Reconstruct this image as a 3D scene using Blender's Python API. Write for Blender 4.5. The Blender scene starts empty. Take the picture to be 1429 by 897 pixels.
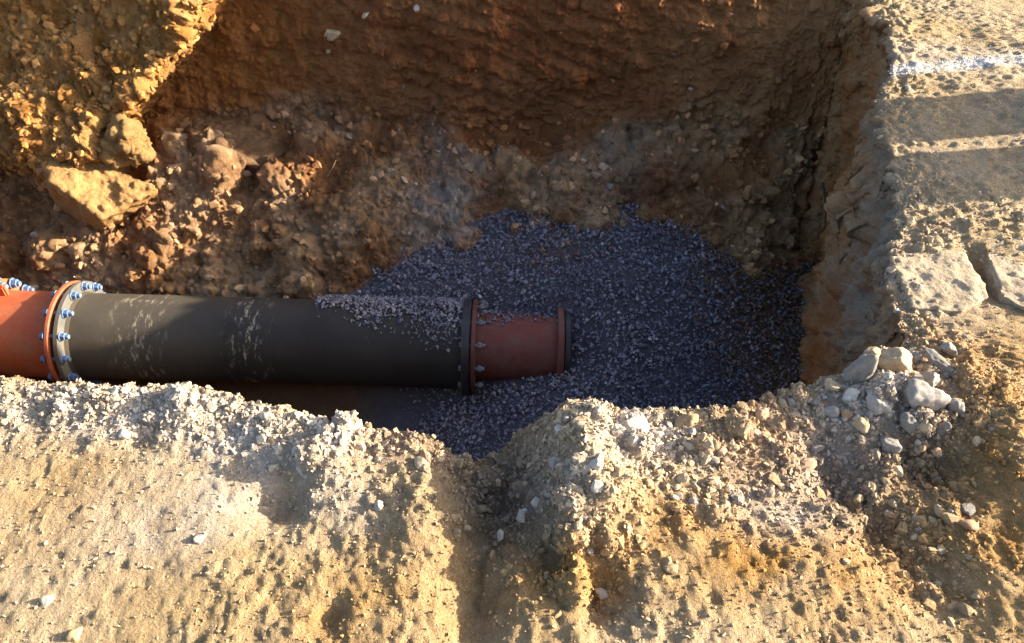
import bpy, bmesh, math
import numpy as np
from mathutils import Vector, Matrix, Euler

R = math.radians
rng = np.random.default_rng(11)
SC = bpy.context.scene
COL = SC.collection

# ------------------------------------------------------------------ camera, sky, sun, exposure
cam_d = bpy.data.cameras.new('camera')
cam_d.sensor_width = 36.0
cam_d.lens = 36.0 * 1150 / 1429
cam_d.clip_start = 0.05
cam_d.clip_end = 2000
cam = bpy.data.objects.new('camera', cam_d)
COL.objects.link(cam)
cam.location = (0, 0, 1.6)
cam.rotation_euler = (R(45), 0, 0)
SC.camera = cam

SUN_EL, SUN_AZ = 17.0, 7.0            # azimuth measured from +X towards +Y
world = bpy.data.worlds.new('World')
SC.world = world
world.use_nodes = True
wn = world.node_tree
wn.nodes.clear()
w_out = wn.nodes.new('ShaderNodeOutputWorld')
w_bg = wn.nodes.new('ShaderNodeBackground')
w_sky = wn.nodes.new('ShaderNodeTexSky')
w_sky.sky_type = 'NISHITA'
w_sky.sun_disc = False
w_sky.sun_elevation = R(SUN_EL)
w_sky.sun_rotation = R(90 - SUN_AZ)
w_sky.air_density = 0.7
w_sky.dust_density = 3.0
w_sky.ozone_density = 0.5
w_bg.inputs["Strength"].default_value = 0.115
wn.links.new(w_sky.outputs[0], w_bg.inputs[0])
wn.links.new(w_bg.outputs[0], w_out.inputs[0])

sun_d = bpy.data.lights.new('sun', 'SUN')
sun_d.energy = 5.0
sun_d.angle = R(0.5)
sun_d.color = (1.0, 0.87, 0.695)
sun = bpy.data.objects.new('sun', sun_d)
COL.objects.link(sun)
sun.location = (6, 1, 4)
sdir = Vector((math.cos(R(SUN_EL)) * math.cos(R(SUN_AZ)), math.cos(R(SUN_EL)) * math.sin(R(SUN_AZ)), math.sin(R(SUN_EL))))
sun.rotation_euler = sdir.to_track_quat('Z', 'Y').to_euler()

SC.view_settings.view_transform = 'Standard'
SC.view_settings.look = 'None'
SC.view_settings.gamma = 1.0
SC.view_settings.exposure = 1.92
SC.view_settings.use_curve_mapping = False
SC.cycles.use_denoising = True

# ------------------------------------------------------------------ noise in numpy
def _h(ix, iy, iz, seed):
    n = (ix.astype(np.uint32) * np.uint32(374761393) + iy.astype(np.uint32) * np.uint32(668265263)
         + iz.astype(np.uint32) * np.uint32(2147483647 - 1013904223) + np.uint32((seed * 974711 + 12345) % 4294967295))
    n = (n ^ (n >> np.uint32(13))) * np.uint32(1274126177)
    n = (n ^ (n >> np.uint32(15))) * np.uint32(2246822519)
    n = n ^ (n >> np.uint32(16))
    return n.astype(np.float32) * np.float32(1 / 4294967295.0)

def vnoise(P, seed):
    i = np.floor(P).astype(np.int64)
    f = (P - i).astype(np.float32)
    f = f * f * f * (f * (f * 6 - 15) + 10)
    i = i.astype(np.int32)
    out = 0
    for dx in (0, 1):
        wx = f[:, 0] if dx else 1 - f[:, 0]
        for dy in (0, 1):
            wy = f[:, 1] if dy else 1 - f[:, 1]
            for dz in (0, 1):
                wz = f[:, 2] if dz else 1 - f[:, 2]
                out = out + wx * wy * wz * _h(i[:, 0] + dx, i[:, 1] + dy, i[:, 2] + dz, seed)
    return out * 2 - 1

_ROT = np.array(Euler((0.7, 0.4, 1.1)).to_matrix(), dtype=np.float32)

def fbm(P, scale, octaves=4, seed=1, gain=0.5):
    """P in metres; scale = feature size in metres; result about -1..1"""
    q = (P / scale).astype(np.float32)
    a, s, tot = 1.0, 0, 0
    for o in range(octaves):
        q = q @ _ROT
        s = s + a * vnoise(q + 17.3 * o, seed + o)
        tot += a
        a *= gain
        q = q * 2.03
    return s / tot * 1.5

def domes(P, cell, seed, prob=0.7):
    """half-buried rounded lumps: height field in metres"""
    q = (P / cell).astype(np.float32)
    b = np.floor(q - 0.5).astype(np.int32)
    out = np.zeros(len(P), np.float32)
    for dx in (0, 1):
        for dy in (0, 1):
            for dz in (0, 1):
                c0, c1, c2 = b[:, 0] + dx, b[:, 1] + dy, b[:, 2] + dz
                h1 = _h(c0, c1, c2, seed)
                h2 = _h(c0, c1, c2, seed + 1)
                h3 = _h(c0, c1, c2, seed + 2)
                h4 = _h(c0, c1, c2, seed + 3)
                r = 0.22 + 0.30 * h4
                r = np.where((h1 * 7.77) % 1.0 < prob, r, 1e-3)
                ex = q[:, 0] - c0 - 0.25 - 0.5 * h1
                ey = q[:, 1] - c1 - 0.25 - 0.5 * h2
                ez = q[:, 2] - c2 - 0.25 - 0.5 * h3
                d2 = (ex * ex + ey * ey * (0.7 + 0.8 * h3) + ez * ez) / (r * r)
                out = np.maximum(out, r * np.sqrt(np.maximum(0, 1 - d2)))
    return out * cell

def sstep(a, b, x):
    t = np.clip((x - a) / (b - a), 0, 1)
    return t * t * (3 - 2 * t)

def gauss(X, Y, L):
    out = 0
    for (x, y, rx, ry, h) in L:
        out = out + h * np.exp(-(((X - x) / rx) ** 2 + ((Y - y) / ry) ** 2))
    return out

# ------------------------------------------------------------------ materials
def nodes_of(name):
    m = bpy.data.materials.new(name)
    m.use_nodes = True
    nt = m.node_tree
    b = nt.nodes['Principled BSDF']
    return m, nt, b

def tex_noise(nt, scale, detail=6, rough=0.6, coord='Object', stretch=None):
    tc = nt.nodes.new('ShaderNodeTexCoord')
    n = nt.nodes.new('ShaderNodeTexNoise')
    n.inputs['Scale'].default_value = scale
    n.inputs['Detail'].default_value = detail
    n.inputs['Roughness'].default_value = rough
    if stretch:
        mp = nt.nodes.new('ShaderNodeMapping')
        mp.inputs['Scale'].default_value = stretch
        nt.links.new(tc.outputs[coord], mp.inputs[0])
        nt.links.new(mp.outputs[0], n.inputs['Vector'])
    else:
        nt.links.new(tc.outputs[coord], n.inputs['Vector'])
    return n

def ramp(nt, src, stops):
    r = nt.nodes.new('ShaderNodeValToRGB')
    el = r.color_ramp.elements
    while len(el) < len(stops):
        el.new(0.5)
    for e, (p, c) in zip(el, stops):
        e.position = p
        e.color = (*c, 1) if len(c) == 3 else c
    nt.links.new(src, r.inputs[0])
    return r

def mixc(nt, mode, fac, a, b):
    m = nt.nodes.new('ShaderNodeMix')
    m.data_type = 'RGBA'
    m.blend_type = mode
    for s, v in ((m.inputs[0], fac), (m.inputs[6], a), (m.inputs[7], b)):
        if isinstance(v, (int, float)):
            s.default_value = v
        elif isinstance(v, tuple):
            s.default_value = (*v, 1)
        else:
            nt.links.new(v, s)
    return m.outputs[2]

def bump(nt, b, src, strength, dist):
    n = nt.nodes.new('ShaderNodeBump')
    n.inputs['Strength'].default_value = strength
    n.inputs['Distance'].default_value = dist
    nt.links.new(src, n.inputs['Height'])
    nt.links.new(n.outputs[0], b.inputs['Normal'])
    return n

def soil_material(name, fine=0.40, bump_d=0.010):
    m, nt, b = nodes_of(name)
    at = nt.nodes.new('ShaderNodeAttribute')
    at.attribute_name = 'pigment'
    n1 = tex_noise(nt, 140, 5, 0.65)
    n2 = tex_noise(nt, 18, 5, 0.6)
    r1 = ramp(nt, n1.outputs[0], [(0.28, (1 - fine,) * 3), (0.72, (1 + 0.0,) * 3)])
    r2 = ramp(nt, n2.outputs[0], [(0.3, (0.78, 0.75, 0.70)), (0.7, (1.0, 1.0, 1.0))])
    c = mixc(nt, 'MULTIPLY', 1.0, at.outputs['Color'], r1.outputs[0])
    c = mixc(nt, 'MULTIPLY', 1.0, c, r2.outputs[0])
    nt.links.new(c, b.inputs['Base Color'])
    b.inputs['Roughness'].default_value = 0.95
    b.inputs['Specular IOR Level'].default_value = 0.15
    n3 = tex_noise(nt, 55, 8, 0.72)
    ad = nt.nodes.new('ShaderNodeMath'); ad.operation = 'MULTIPLY_ADD'; ad.inputs[1].default_value = 1.8
    nt.links.new(n3.outputs[0], ad.inputs[0]); nt.links.new(n1.outputs[0], ad.inputs[2])
    bump(nt, b, ad.outputs[0], 1.0, bump_d)
    return m

def stone_material(name, stops, var='object', rough=0.85):
    m, nt, b = nodes_of(name)
    if var == 'object':
        oi = nt.nodes.new('ShaderNodeObjectInfo')
        src = oi.outputs['Random']
    else:
        at = nt.nodes.new('ShaderNodeAttribute')
        at.attribute_name = 'tint'
        src = at.outputs['Fac']
    rp = ramp(nt, src, stops)
    n = tex_noise(nt, 90, 6, 0.7)
    r1 = ramp(nt, n.outputs[0], [(0.3, (0.62, 0.58, 0.52)), (0.68, (1, 1, 1))])
    c = mixc(nt, 'MULTIPLY', 1.0, rp.outputs[0], r1.outputs[0])
    nt.links.new(c, b.inputs['Base Color'])
    b.inputs['Roughness'].default_value = rough
    b.inputs['Specular IOR Level'].default_value = 0.25
    bump(nt, b, n.outputs[0], 0.6, 0.004)
    return m

M_SOIL = soil_material('excavated_soil')
M_WALL = soil_material('trench_clay', 0.35, 0.009)
M_CRUMB = soil_material('soil_crumbs', 0.3, 0.003)
M_PALE = stone_material('pale_limestone', [(0, (0.34, 0.31, 0.27)), (0.5, (0.47, 0.43, 0.37)), (1, (0.60, 0.57, 0.52))])
M_TAN = stone_material('tan_stone', [(0, (0.36, 0.26, 0.15)), (0.5, (0.46, 0.35, 0.21)), (1, (0.56, 0.46, 0.32))])
M_PINK = stone_material('pinkish_stone', [(0, (0.34, 0.21, 0.13)), (0.5, (0.47, 0.31, 0.20)), (1, (0.58, 0.45, 0.34))])
M_GREY = stone_material('grey_stone', [(0, (0.21, 0.195, 0.18)), (0.5, (0.32, 0.30, 0.275)), (1, (0.44, 0.415, 0.38))])
M_ROCK = stone_material('dusty_grey_rock', [(0, (0.20, 0.19, 0.17)), (0.5, (0.29, 0.275, 0.25)), (1, (0.39, 0.37, 0.34))])
M_GRAVEL = stone_material('crushed_gravel', [(0, (0.125, 0.125, 0.17)), (0.35, (0.21, 0.21, 0.275)), (0.7, (0.31, 0.305, 0.375)),
                                             (0.93, (0.50, 0.49, 0.53)), (0.96, (0.32, 0.19, 0.13)), (1, (0.22, 0.125, 0.08))], 'tint', 0.7)

def paint_material(name, col, rough=0.45, dust=(0.30, 0.22, 0.13), amount=0.35, metal=0.0, worn=None):
    m, nt, b = nodes_of(name)
    n1 = tex_noise(nt, 9, 8, 0.65)
    n2 = tex_noise(nt, 60, 4, 0.6)
    r1 = ramp(nt, n1.outputs[0], [(0.42, (0, 0, 0)), (0.75, (amount,) * 3)])
    r2 = ramp(nt, n2.outputs[0], [(0.3, (0.8,) * 3), (0.7, (1,) * 3)])
    c = mixc(nt, 'MIX', r1.outputs[0], col, dust)
    c = mixc(nt, 'MULTIPLY', 1.0, c, r2.outputs[0])
    if worn:
        n3 = tex_noise(nt, 22, 6, 0.7)
        r3 = ramp(nt, n3.outputs[0], [(0.60, (0, 0, 0)), (0.68, (0.8,) * 3)])
        c = mixc(nt, 'MIX', r3.outputs[0], c, worn)
    nt.links.new(c, b.inputs['Base Color'])
    b.inputs['Roughness'].default_value = rough
    b.inputs['Metallic'].default_value = metal
    bump(nt, b, n2.outputs[0], 0.15, 0.002)
    return m

M_ORANGE = paint_material('orange_red_coating', (0.46, 0.09, 0.026), 0.65, (0.38, 0.20, 0.10), 0.7)
M_RED = paint_material('dusty_red_coating', (0.19, 0.042, 0.024), 0.65, (0.20, 0.125, 0.095), 0.75)
M_RING = paint_material('galvanised_ring', (0.10, 0.10, 0.09), 0.7, (0.20, 0.165, 0.10), 0.8, 0.0)
M_BLUE = paint_material('blue_coated_steel', (0.09, 0.17, 0.33), 0.6, (0.22, 0.21, 0.19), 0.9, 0.0, (0.34, 0.39, 0.46))
M_ZINC = paint_material('zinc_steel', (0.22, 0.21, 0.21), 0.6, (0.2, 0.16, 0.13), 0.6, 0.3)
M_DARKRED = paint_material('dark_red_coating', (0.13, 0.035, 0.026), 0.55, (0.2, 0.14, 0.12), 0.4)
M_BLACKFL = paint_material('black_flange', (0.022, 0.022, 0.026), 0.5, (0.16, 0.13, 0.11), 0.4)

def pipe_material():
    m, nt, b = nodes_of('dusty_black_polyethylene')
    tc = nt.nodes.new('ShaderNodeTexCoord')
    n1 = tex_noise(nt, 5, 8, 0.62)
    n2 = tex_noise(nt, 7, 9, 0.75, stretch=(3.0, 1, 1))
    n3 = tex_noise(nt, 120, 3, 0.6)
    base = ramp(nt, n1.outputs[0], [(0.3, (0.018, 0.0165, 0.016)), (0.7, (0.045, 0.040, 0.036))])
    fine = ramp(nt, n3.outputs[0], [(0.3, (0.75,) * 3), (0.7, (1,) * 3)])
    c = mixc(nt, 'MULTIPLY', 1.0, base.outputs[0], fine.outputs[0])
    # dried mud splashes and scuffs in two places along the barrel
    wv = nt.nodes.new('ShaderNodeTexNoise')
    wv.inputs['Scale'].default_value = 26
    wv.inputs['Detail'].default_value = 8
    wv.inputs['Roughness'].default_value = 0.72
    mp = nt.nodes.new('ShaderNodeMapping')
    mp.inputs['Rotation'].default_value = (0, R(25), 0)
    mp.inputs['Scale'].default_value = (1.6, 0.6, 0.5)
    nt.links.new(tc.outputs['Object'], mp.inputs[0])
    nt.links.new(mp.outputs[0], wv.inputs['Vector'])
    streak = ramp(nt, wv.outputs[0], [(0.54, (0, 0, 0)), (0.64, (1, 1, 1))])
    sx = nt.nodes.new('ShaderNodeSeparateXYZ')
    nt.links.new(tc.outputs['Object'], sx.inputs[0])
    patch = None
    for cx, wdt in ((0.33, 0.17), (0.80, 0.12)):
        s = nt.nodes.new('ShaderNodeMath'); s.operation = 'SUBTRACT'; s.inputs[1].default_value = cx
        nt.links.new(sx.outputs[0], s.inputs[0])
        a = nt.nodes.new('ShaderNodeMath'); a.operation = 'ABSOLUTE'
        nt.links.new(s.outputs[0], a.inputs[0])
        mr = nt.nodes.new('ShaderNodeMapRange')
        mr.inputs[1].default_value = 0.02; mr.inputs[2].default_value = wdt
        mr.inputs[3].default_value = 0.85; mr.inputs[4].default_value = 0.0
        nt.links.new(a.outputs[0], mr.inputs[0])
        if patch is None:
            patch = mr.outputs[0]
        else:
            mx = nt.nodes.new('ShaderNodeMath'); mx.operation = 'MAXIMUM'
            nt.links.new(patch, mx.inputs[0]); nt.links.new(mr.outputs[0], mx.inputs[1])
            patch = mx.outputs[0]
    mu = nt.nodes.new('ShaderNodeMath'); mu.operation = 'MULTIPLY'
    nt.links.new(streak.outputs[0], mu.inputs[0]); nt.links.new(patch, mu.inputs[1])
    n4 = tex_noise(nt, 2.2, 7, 0.7)
    dr_ = ramp(nt, n4.outputs[0], [(0.46, (0, 0, 0)), (0.70, (0.55,) * 3)])
    mrd = nt.nodes.new('ShaderNodeMapRange')
    mrd.inputs[1].default_value = 0.25; mrd.inputs[2].default_value = 0.70
    mrd.inputs[3].default_value = 0.80; mrd.inputs[4].default_value = 0.10
    nt.links.new(sx.outputs[0], mrd.inputs[0])
    c = mixc(nt, 'MIX', mrd.outputs[0], c, mixc(nt, 'MIX', dr_.outputs[0], (0.085, 0.071, 0.050), (0.18, 0.148, 0.100)))
    c = mixc(nt, 'MIX', mu.outputs[0], c, (0.42, 0.37, 0.27))
    nt.links.new(c, b.inputs['Base Color'])
    b.inputs['Roughness'].default_value = 0.6
    b.inputs['Specular IOR Level'].default_value = 0.3
    bump(nt, b, n2.outputs[0], 0.12, 0.004)
    return m
M_PIPE = pipe_material()

# ------------------------------------------------------------------ mesh helpers
def mesh_np(name, V, F, mat, pigment=None, tint=None, smooth=True):
    me = bpy.data.meshes.new(name)
    V = np.ascontiguousarray(V, np.float32)
    F = np.ascontiguousarray(F, np.int32)
    k = F.shape[1]
    me.vertices.add(len(V))
    me.vertices.foreach_set('co', V.ravel())
    me.loops.add(F.size)
    me.loops.foreach_set('vertex_index', F.ravel())
    me.polygons.add(len(F))
    me.polygons.foreach_set('loop_start', np.arange(0, F.size, k, dtype=np.int32))
    me.polygons.foreach_set('loop_total', np.full(len(F), k, np.int32))
    me.polygons.foreach_set('use_smooth', np.full(len(F), smooth, bool))
    me.update(calc_edges=True)
    if pigment is not None:
        a = me.attributes.new('pigment', 'FLOAT_COLOR', 'POINT')
        c = np.ones((len(V), 4), np.float32)
        c[:, :3] = np.clip(pigment, 0.005, 0.85)
        a.data.foreach_set('color', c.ravel())
    if tint is not None:
        a = me.attributes.new('tint', 'FLOAT', 'POINT')
        a.data.foreach_set('value', np.ascontiguousarray(tint, np.float32))
    me.materials.append(mat)
    return me

def link(name, data, parent=None, kind=None, label=None, cat=None, group=None):
    o = bpy.data.objects.new(name, data)
    COL.objects.link(o)
    if parent is not None:
        o.parent = parent
    for k_, v in (('kind', kind), ('label', label), ('category', cat), ('group', group)):
        if v:
            o[k_] = v
    return o

def hull(n, squash=(1, 1, 1), seed=0):
    r = np.random.default_rng(seed)
    p = r.normal(size=(n, 3))
    p /= np.linalg.norm(p, axis=1)[:, None]
    p *= r.uniform(0.8, 1.05, (n, 1)) * np.array(squash)
    bm = bmesh.new()
    for v in p:
        bm.verts.new(v)
    res = bmesh.ops.convex_hull(bm, input=bm.verts)
    junk = [g for g in res['geom_interior'] if isinstance(g, bmesh.types.BMVert)]
    bmesh.ops.delete(bm, geom=junk, context='VERTS')
    bmesh.ops.triangulate(bm, faces=bm.faces)
    bm.verts.index_update()
    V = np.array([v.co[:] for v in bm.verts], np.float32)
    F = np.array([[v.index for v in f.verts] for f in bm.faces], np.int32)
    bm.free()
    return V, F

HULLS = [hull(9 + (i % 3), (1, 0.62 + 0.05 * (i % 6), 0.5 + 0.06 * (i % 5)), 100 + i) for i in range(24)]
CRUMBS = [hull(8, (1, 0.75, 0.65), 300 + i) for i in range(16)]

CLODS = [hull(16, (1, 0.8, 0.7), 500 + i) for i in range(16)]

def rand_rot(n, r):
    q = r.normal(size=(n, 4))
    q /= np.linalg.norm(q, axis=1)[:, None]
    w, x, y, z = q.T
    return np.stack([1 - 2 * (y * y + z * z), 2 * (x * y - z * w), 2 * (x * z + y * w),
                     2 * (x * y + z * w), 1 - 2 * (x * x + z * z), 2 * (y * z - x * w),
                     2 * (x * z - y * w), 2 * (y * z + x * w), 1 - 2 * (x * x + y * y)], -1).reshape(n, 3, 3)

def scatter(pos, size, templates, r, pig=None, tints=None):
    """many small stones in one mesh"""
    n = len(pos)
    rot = rand_rot(n, r)
    which = r.integers(0, len(templates), n)
    tint = r.random(n) if tints is None else tints
    Vs, Fs, Ts, Ps, off = [], [], [], [], 0
    for t, (tv, tf) in enumerate(templates):
        idx = np.nonzero(which == t)[0]
        if not len(idx):
            continue
        v = np.einsum('nij,vj->nvi', rot[idx], tv) * size[idx, None, None] + pos[idx, None, :]
        f = tf[None] + (np.arange(len(idx)) * len(tv))[:, None, None] + off
        Vs.append(v.reshape(-1, 3)); Fs.append(f.reshape(-1, 3))
        Ts.append(np.repeat(tint[idx], len(tv)))
        if pig is not None:
            Ps.append(np.repeat(pig[idx], len(tv), axis=0))
        off += v.shape[0] * v.shape[1]
    return np.concatenate(Vs), np.concatenate(Fs), np.concatenate(Ts), (np.concatenate(Ps) if pig is not None else None)

def ico(sub):
    bm = bmesh.new()
    bmesh.ops.create_icosphere(bm, subdivisions=sub, radius=1)
    V = np.array([v.co[:] for v in bm.verts], np.float32)
    F = np.array([[v.index for v in f.verts] for f in bm.faces], np.int32)
    bm.free()
    return V, F

def rock_mesh(name, size, seed, mat, sub=4, planes=14, rough=0.06, pig=None, soft=14, flat_=False):
    """faceted boulder: an ellipsoid cut by random planes, then roughened"""
    r = np.random.default_rng(seed)
    D, F = ico(sub)
    n = r.normal(size=(planes, 3))
    n /= np.linalg.norm(n, axis=1)[:, None]
    h = r.uniform(0.62, 0.98, planes)
    c = np.maximum(D @ n.T, 1e-3) / h
    rad = 1.0 / np.power(np.sum(np.power(np.clip(c, 0, 3), soft), axis=1) + 1e-6, 1 / soft)
    rad = np.minimum(rad, 1.25)
    V = D * rad[:, None]
    V = V * (1 + rough * fbm(V + seed * 3.1, 0.55, 5, seed, 0.6)[:, None])
    V = V * np.array(size)
    return mesh_np(name, V, F, mat, smooth=not flat_, pigment=None if pig is None else np.tile(np.array(pig, np.float32), (len(V), 1)))

# ------------------------------------------------------------------ the trench and the ground: one structured sheet
# control rows: edge (x,y) at ground level; mid (x,y,z) on the wall; base (x,y) at z=-1.4; outer (x,y) of the detailed ground
near = [(-8.0, 1.60), (-3.0, 1.50), (-2.0, 1.45), (-1.32, 1.40), (-0.862, 1.351), (-0.468, 1.275), (-0.22, 1.215), (-0.094, 1.165),
        (0.009, 1.222), (0.133, 1.285), (0.33, 1.29), (0.50, 1.285), (0.70, 1.363), (0.909, 1.449)]
T = []
for x, y in near:
    T.append((x, y, x, y + 0.02, -0.6, x, y + 0.06, x * 1.12, -0.35))
T += [
    (1.060, 1.515, 1.03, 1.56, -0.6, 1.02, 1.60, 2.30, 0.30),
    (1.098, 1.739, 1.08, 1.76, -0.6, 1.06, 1.78, 3.60, 1.20),
    (1.140, 1.897, 1.13, 1.91, -0.6, 1.11, 1.92, 3.60, 1.75),
    (1.317, 2.480, 1.30, 2.48, -0.6, 1.27, 2.46, 3.60, 2.60),
    (1.467, 2.990, 1.45, 2.97, -0.6, 1.42, 2.93, 3.70, 3.40),
    (1.610, 3.610, 1.60, 3.50, -0.6, 1.47, 2.98, 3.80, 4.60),
    (1.570, 3.695, 1.55, 3.585, -0.62, 1.36, 2.98, 3.60, 6.50),
    (1.250, 3.735, 1.20, 3.60, -0.63, 1.12, 2.90, 1.80, 7.50),
    (0.600, 3.750, 0.56, 3.62, -0.66, 0.50, 2.84, 0.80, 7.50),
    (0.000, 3.750, 0.00, 3.65, -0.67, 0.00, 2.76, 0.00, 7.50),
    (-0.700, 3.850, -0.70, 3.69, -0.68, -0.70, 2.72, -0.70, 7.50),
    (-1.400, 3.970, -1.40, 3.72, -0.64, -1.40, 2.70, -1.40, 7.50),
    (-2.200, 4.040, -2.20, 3.74, -0.62, -2.20, 2.77, -2.30, 7.50),
    (-3.200, 4.080, -3.20, 3.74, -0.62, -3.20, 2.75, -3.40, 7.50),
    (-8.000, 4.200, -8.00, 3.80, -0.62, -8.00, 3.00, -9.00, 7.50),
    (-8.700, 3.900, -8.5, 3.70, -0.6, -8.4, 2.9, -11.0, 5.0),
    (-8.800, 2.900, -8.6, 2.8, -0.6, -8.5, 2.6, -12.0, 3.0),
    (-8.500, 1.700, -8.4, 1.8, -0.6, -8.3, 1.9, -11.0, 0.5),
]
T = np.array(T)
NK = len(T)

def curve(s):
    """closed Catmull-Rom through the control rows (centripetal is not needed: rows are dense)"""
    s = np.asarray(s) % NK
    i = np.floor(s).astype(int)
    f = (s - i)[:, None]
    p0, p1, p2, p3 = T[(i - 1) % NK], T[i % NK], T[(i + 1) % NK], T[(i + 2) % NK]
    d1 = np.linalg.norm((p2 - p1)[:, :2], axis=1)[:, None]
    d0 = np.linalg.norm((p1 - p0)[:, :2], axis=1)[:, None]
    d2 = np.linalg.norm((p3 - p2)[:, :2], axis=1)[:, None]
    m1 = ((p2 - p1) / d1 * d0 + (p1 - p0) / d0 * d1) / (d0 + d1) * d1
    m2 = ((p3 - p2) / d2 * d1 + (p2 - p1) / d1 * d2) / (d1 + d2) * d1
    f2, f3 = f * f, f * f * f
    return (2 * f3 - 3 * f2 + 1) * p1 + (f3 - 2 * f2 + f) * m1 + (-2 * f3 + 3 * f2) * p2 + (f3 - f2) * m2

# columns: fine where the photograph looks, coarse elsewhere
ss = np.linspace(0, NK, 6000, endpoint=False)
Cc = curve(ss)
Ed, Ba, Ou = Cc[:, 0:2], Cc[:, 5:7], Cc[:, 7:9]
midg = Ed * 0.62 + Ou * 0.38
def seglen(A):
    return np.linalg.norm(np.roll(A, -1, 0) - A, axis=1)
far_side = (ss > 20.5) & (ss < 28.5)
step = np.where(far_side, 0.0056, 0.0054)
vis = ((Ed[:, 0] > -2.0) | (far_side & (Ed[:, 0] > -2.75)))
step = np.where(vis, step, 0.08)
need = np.maximum(seglen(Ed), np.where(far_side, 0, np.minimum(seglen(midg), 4 * seglen(Ed) + 0.004)))
cum = np.concatenate([[0], np.cumsum(need / step)])
NC = int(cum[-1])
s_col = np.interp(np.arange(NC) * cum[-1] / NC, cum, np.append(ss, NK))
C = curve(s_col)

q_rows = np.concatenate([np.linspace(0, 0.25, 10, endpoint=False), np.linspace(0.25, 1, 158, endpoint=False), np.linspace(1, 2, 120, endpoint=False),
                         2 + np.linspace(0, 1, 190) ** 1.35])
far_q = 3 + np.array([0.003, 0.01, 0.025, 0.05, 0.1, 0.2, 0.4, 0.7, 1.0])
q_rows = np.concatenate([q_rows, far_q])
NR = len(q_rows)
ROW_EDGE = 10 + 158 + 120
def rq(q):
    return int(np.searchsorted(q_rows, q))
print('grid', NR, NC)

BUMPS = [(-0.977, 1.317, 0.108, 0.059, 0.02), (-0.797, 1.283, 0.089, 0.069, 0.03), (-0.547, 1.228, 0.122, 0.067, 0.035), (-0.421, 1.143, 0.066, 0.084, 0.05),
         (-0.528, 1.027, 0.07, 0.06, -0.045), (-0.267, 1.206, 0.104, 0.066, 0.025), (-0.198, 0.989, 0.064, 0.114, 0.03), (-0.045, 1.075, 0.095, 0.17, -0.09),
         (-0.08, 0.787, 0.059, 0.148, -0.06), (0.165, 1.195, 0.08, 0.09, 0.06), (0.323, 1.20, 0.139, 0.09, 0.02), (0.175, 1.045, 0.085, 0.12, 0.09),
         (0.085, 0.884, 0.043, 0.087, -0.04), (0.185, 0.803, 0.052, 0.064, -0.04), (0.133, 0.851, 0.021, 0.102, 0.03), (0.514, 1.228, 0.104, 0.067, 0.02),
         (0.754, 1.123, 0.067, 0.083, -0.065), (0.943, 1.317, 0.143, 0.146, 0.05), (0.980, 1.143, 0.09, 0.073, -0.06), (0.809, 0.953, 0.063, 0.111, -0.055),
         (0.897, 0.851, 0.075, 0.102, -0.05), (0.661, 0.867, 0.182, 0.103, 0.025), (0.375, 0.884, 0.183, 0.142, 0.02), (1.190, 1.185, 0.103, 0.179, 0.07),
         (-0.369, 0.757, 0.029, 0.046, -0.03), (-0.894, 1.228, 0.043, 0.067, -0.02), (1.30, 1.77, 0.16, 0.10, -0.022), (1.385, 1.83, 0.030, 0.08, -0.09)]
Z_GREY = [(-1.013, 1.300, 0.35, 0.10, 1), (-0.543, 1.190, 0.26, 0.13, 1), (-0.734, 0.971, 0.20, 0.10, 0.6), (-0.373, 0.989, 0.096, 0.075, 0.4),
          (0.32, 1.206, 0.155, 0.111, 1), (0.106, 1.026, 0.097, 0.097, 0.6), (0.932, 1.34, 0.163, 0.174, 0.9), (0.584, 0.998, 0.128, 0.075, 0.6),
          (0.735, 1.143, 0.101, 0.128, 0.8), (1.2, 1.75, 0.16, 0.18, 0.55), (2.0, 3.12, 1.2, 0.10, 0.5), (1.9, 2.55, 1.0, 0.35, 0.25)]
Z_OCH = [(-1.057, 1.026, 0.258, 0.246, 0.35), (1.106, 1.143, 0.202, 0.425, 1), (0.099, 0.851, 0.166, 0.102, 0.9), (0.40, 0.95, 0.15, 0.15, 0.75),
         (0.656, 0.851, 0.271, 0.156, 0.85), (-0.307, 0.747, 0.172, 0.096, 0.7), (-0.239, 0.918, 0.186, 0.108, 0.3), (1.5, 1.55, 0.3, 0.18, 0.6)]
Z_PINK = [(-0.265, 1.185, 0.137, 0.087, 0.7), (0.609, 1.185, 0.154, 0.132, 1)]
Z_DARK_SHADE = [(-0.024, 1.083, 0.115, 0.188, 1), (0.773, 1.045, 0.114, 0.161, 0.6), (0.968, 1.185, 0.103, 0.132, 0.5)]
Z_LUMP = [(-0.75, 1.28, 0.6, 0.12, 0.8), (-0.45, 1.12, 0.20, 0.12, 0.6), (0.25, 1.15, 0.30, 0.20, 0.9), (0.0, 1.05, 0.15, 0.2, 0.8), (0.65, 1.18, 0.25, 0.18, 1.0),
          (0.95, 1.30, 0.25, 0.25, 0.9), (0.9, 0.95, 0.18, 0.25, 0.8), (1.2, 1.35, 0.25, 0.2, 0.5), (1.5, 2.05, 0.5, 0.14, 0.8), (1.9, 2.48, 0.6, 0.08, 0.5),
          (0.15, 0.85, 0.16, 0.12, 0.6)]

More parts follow.
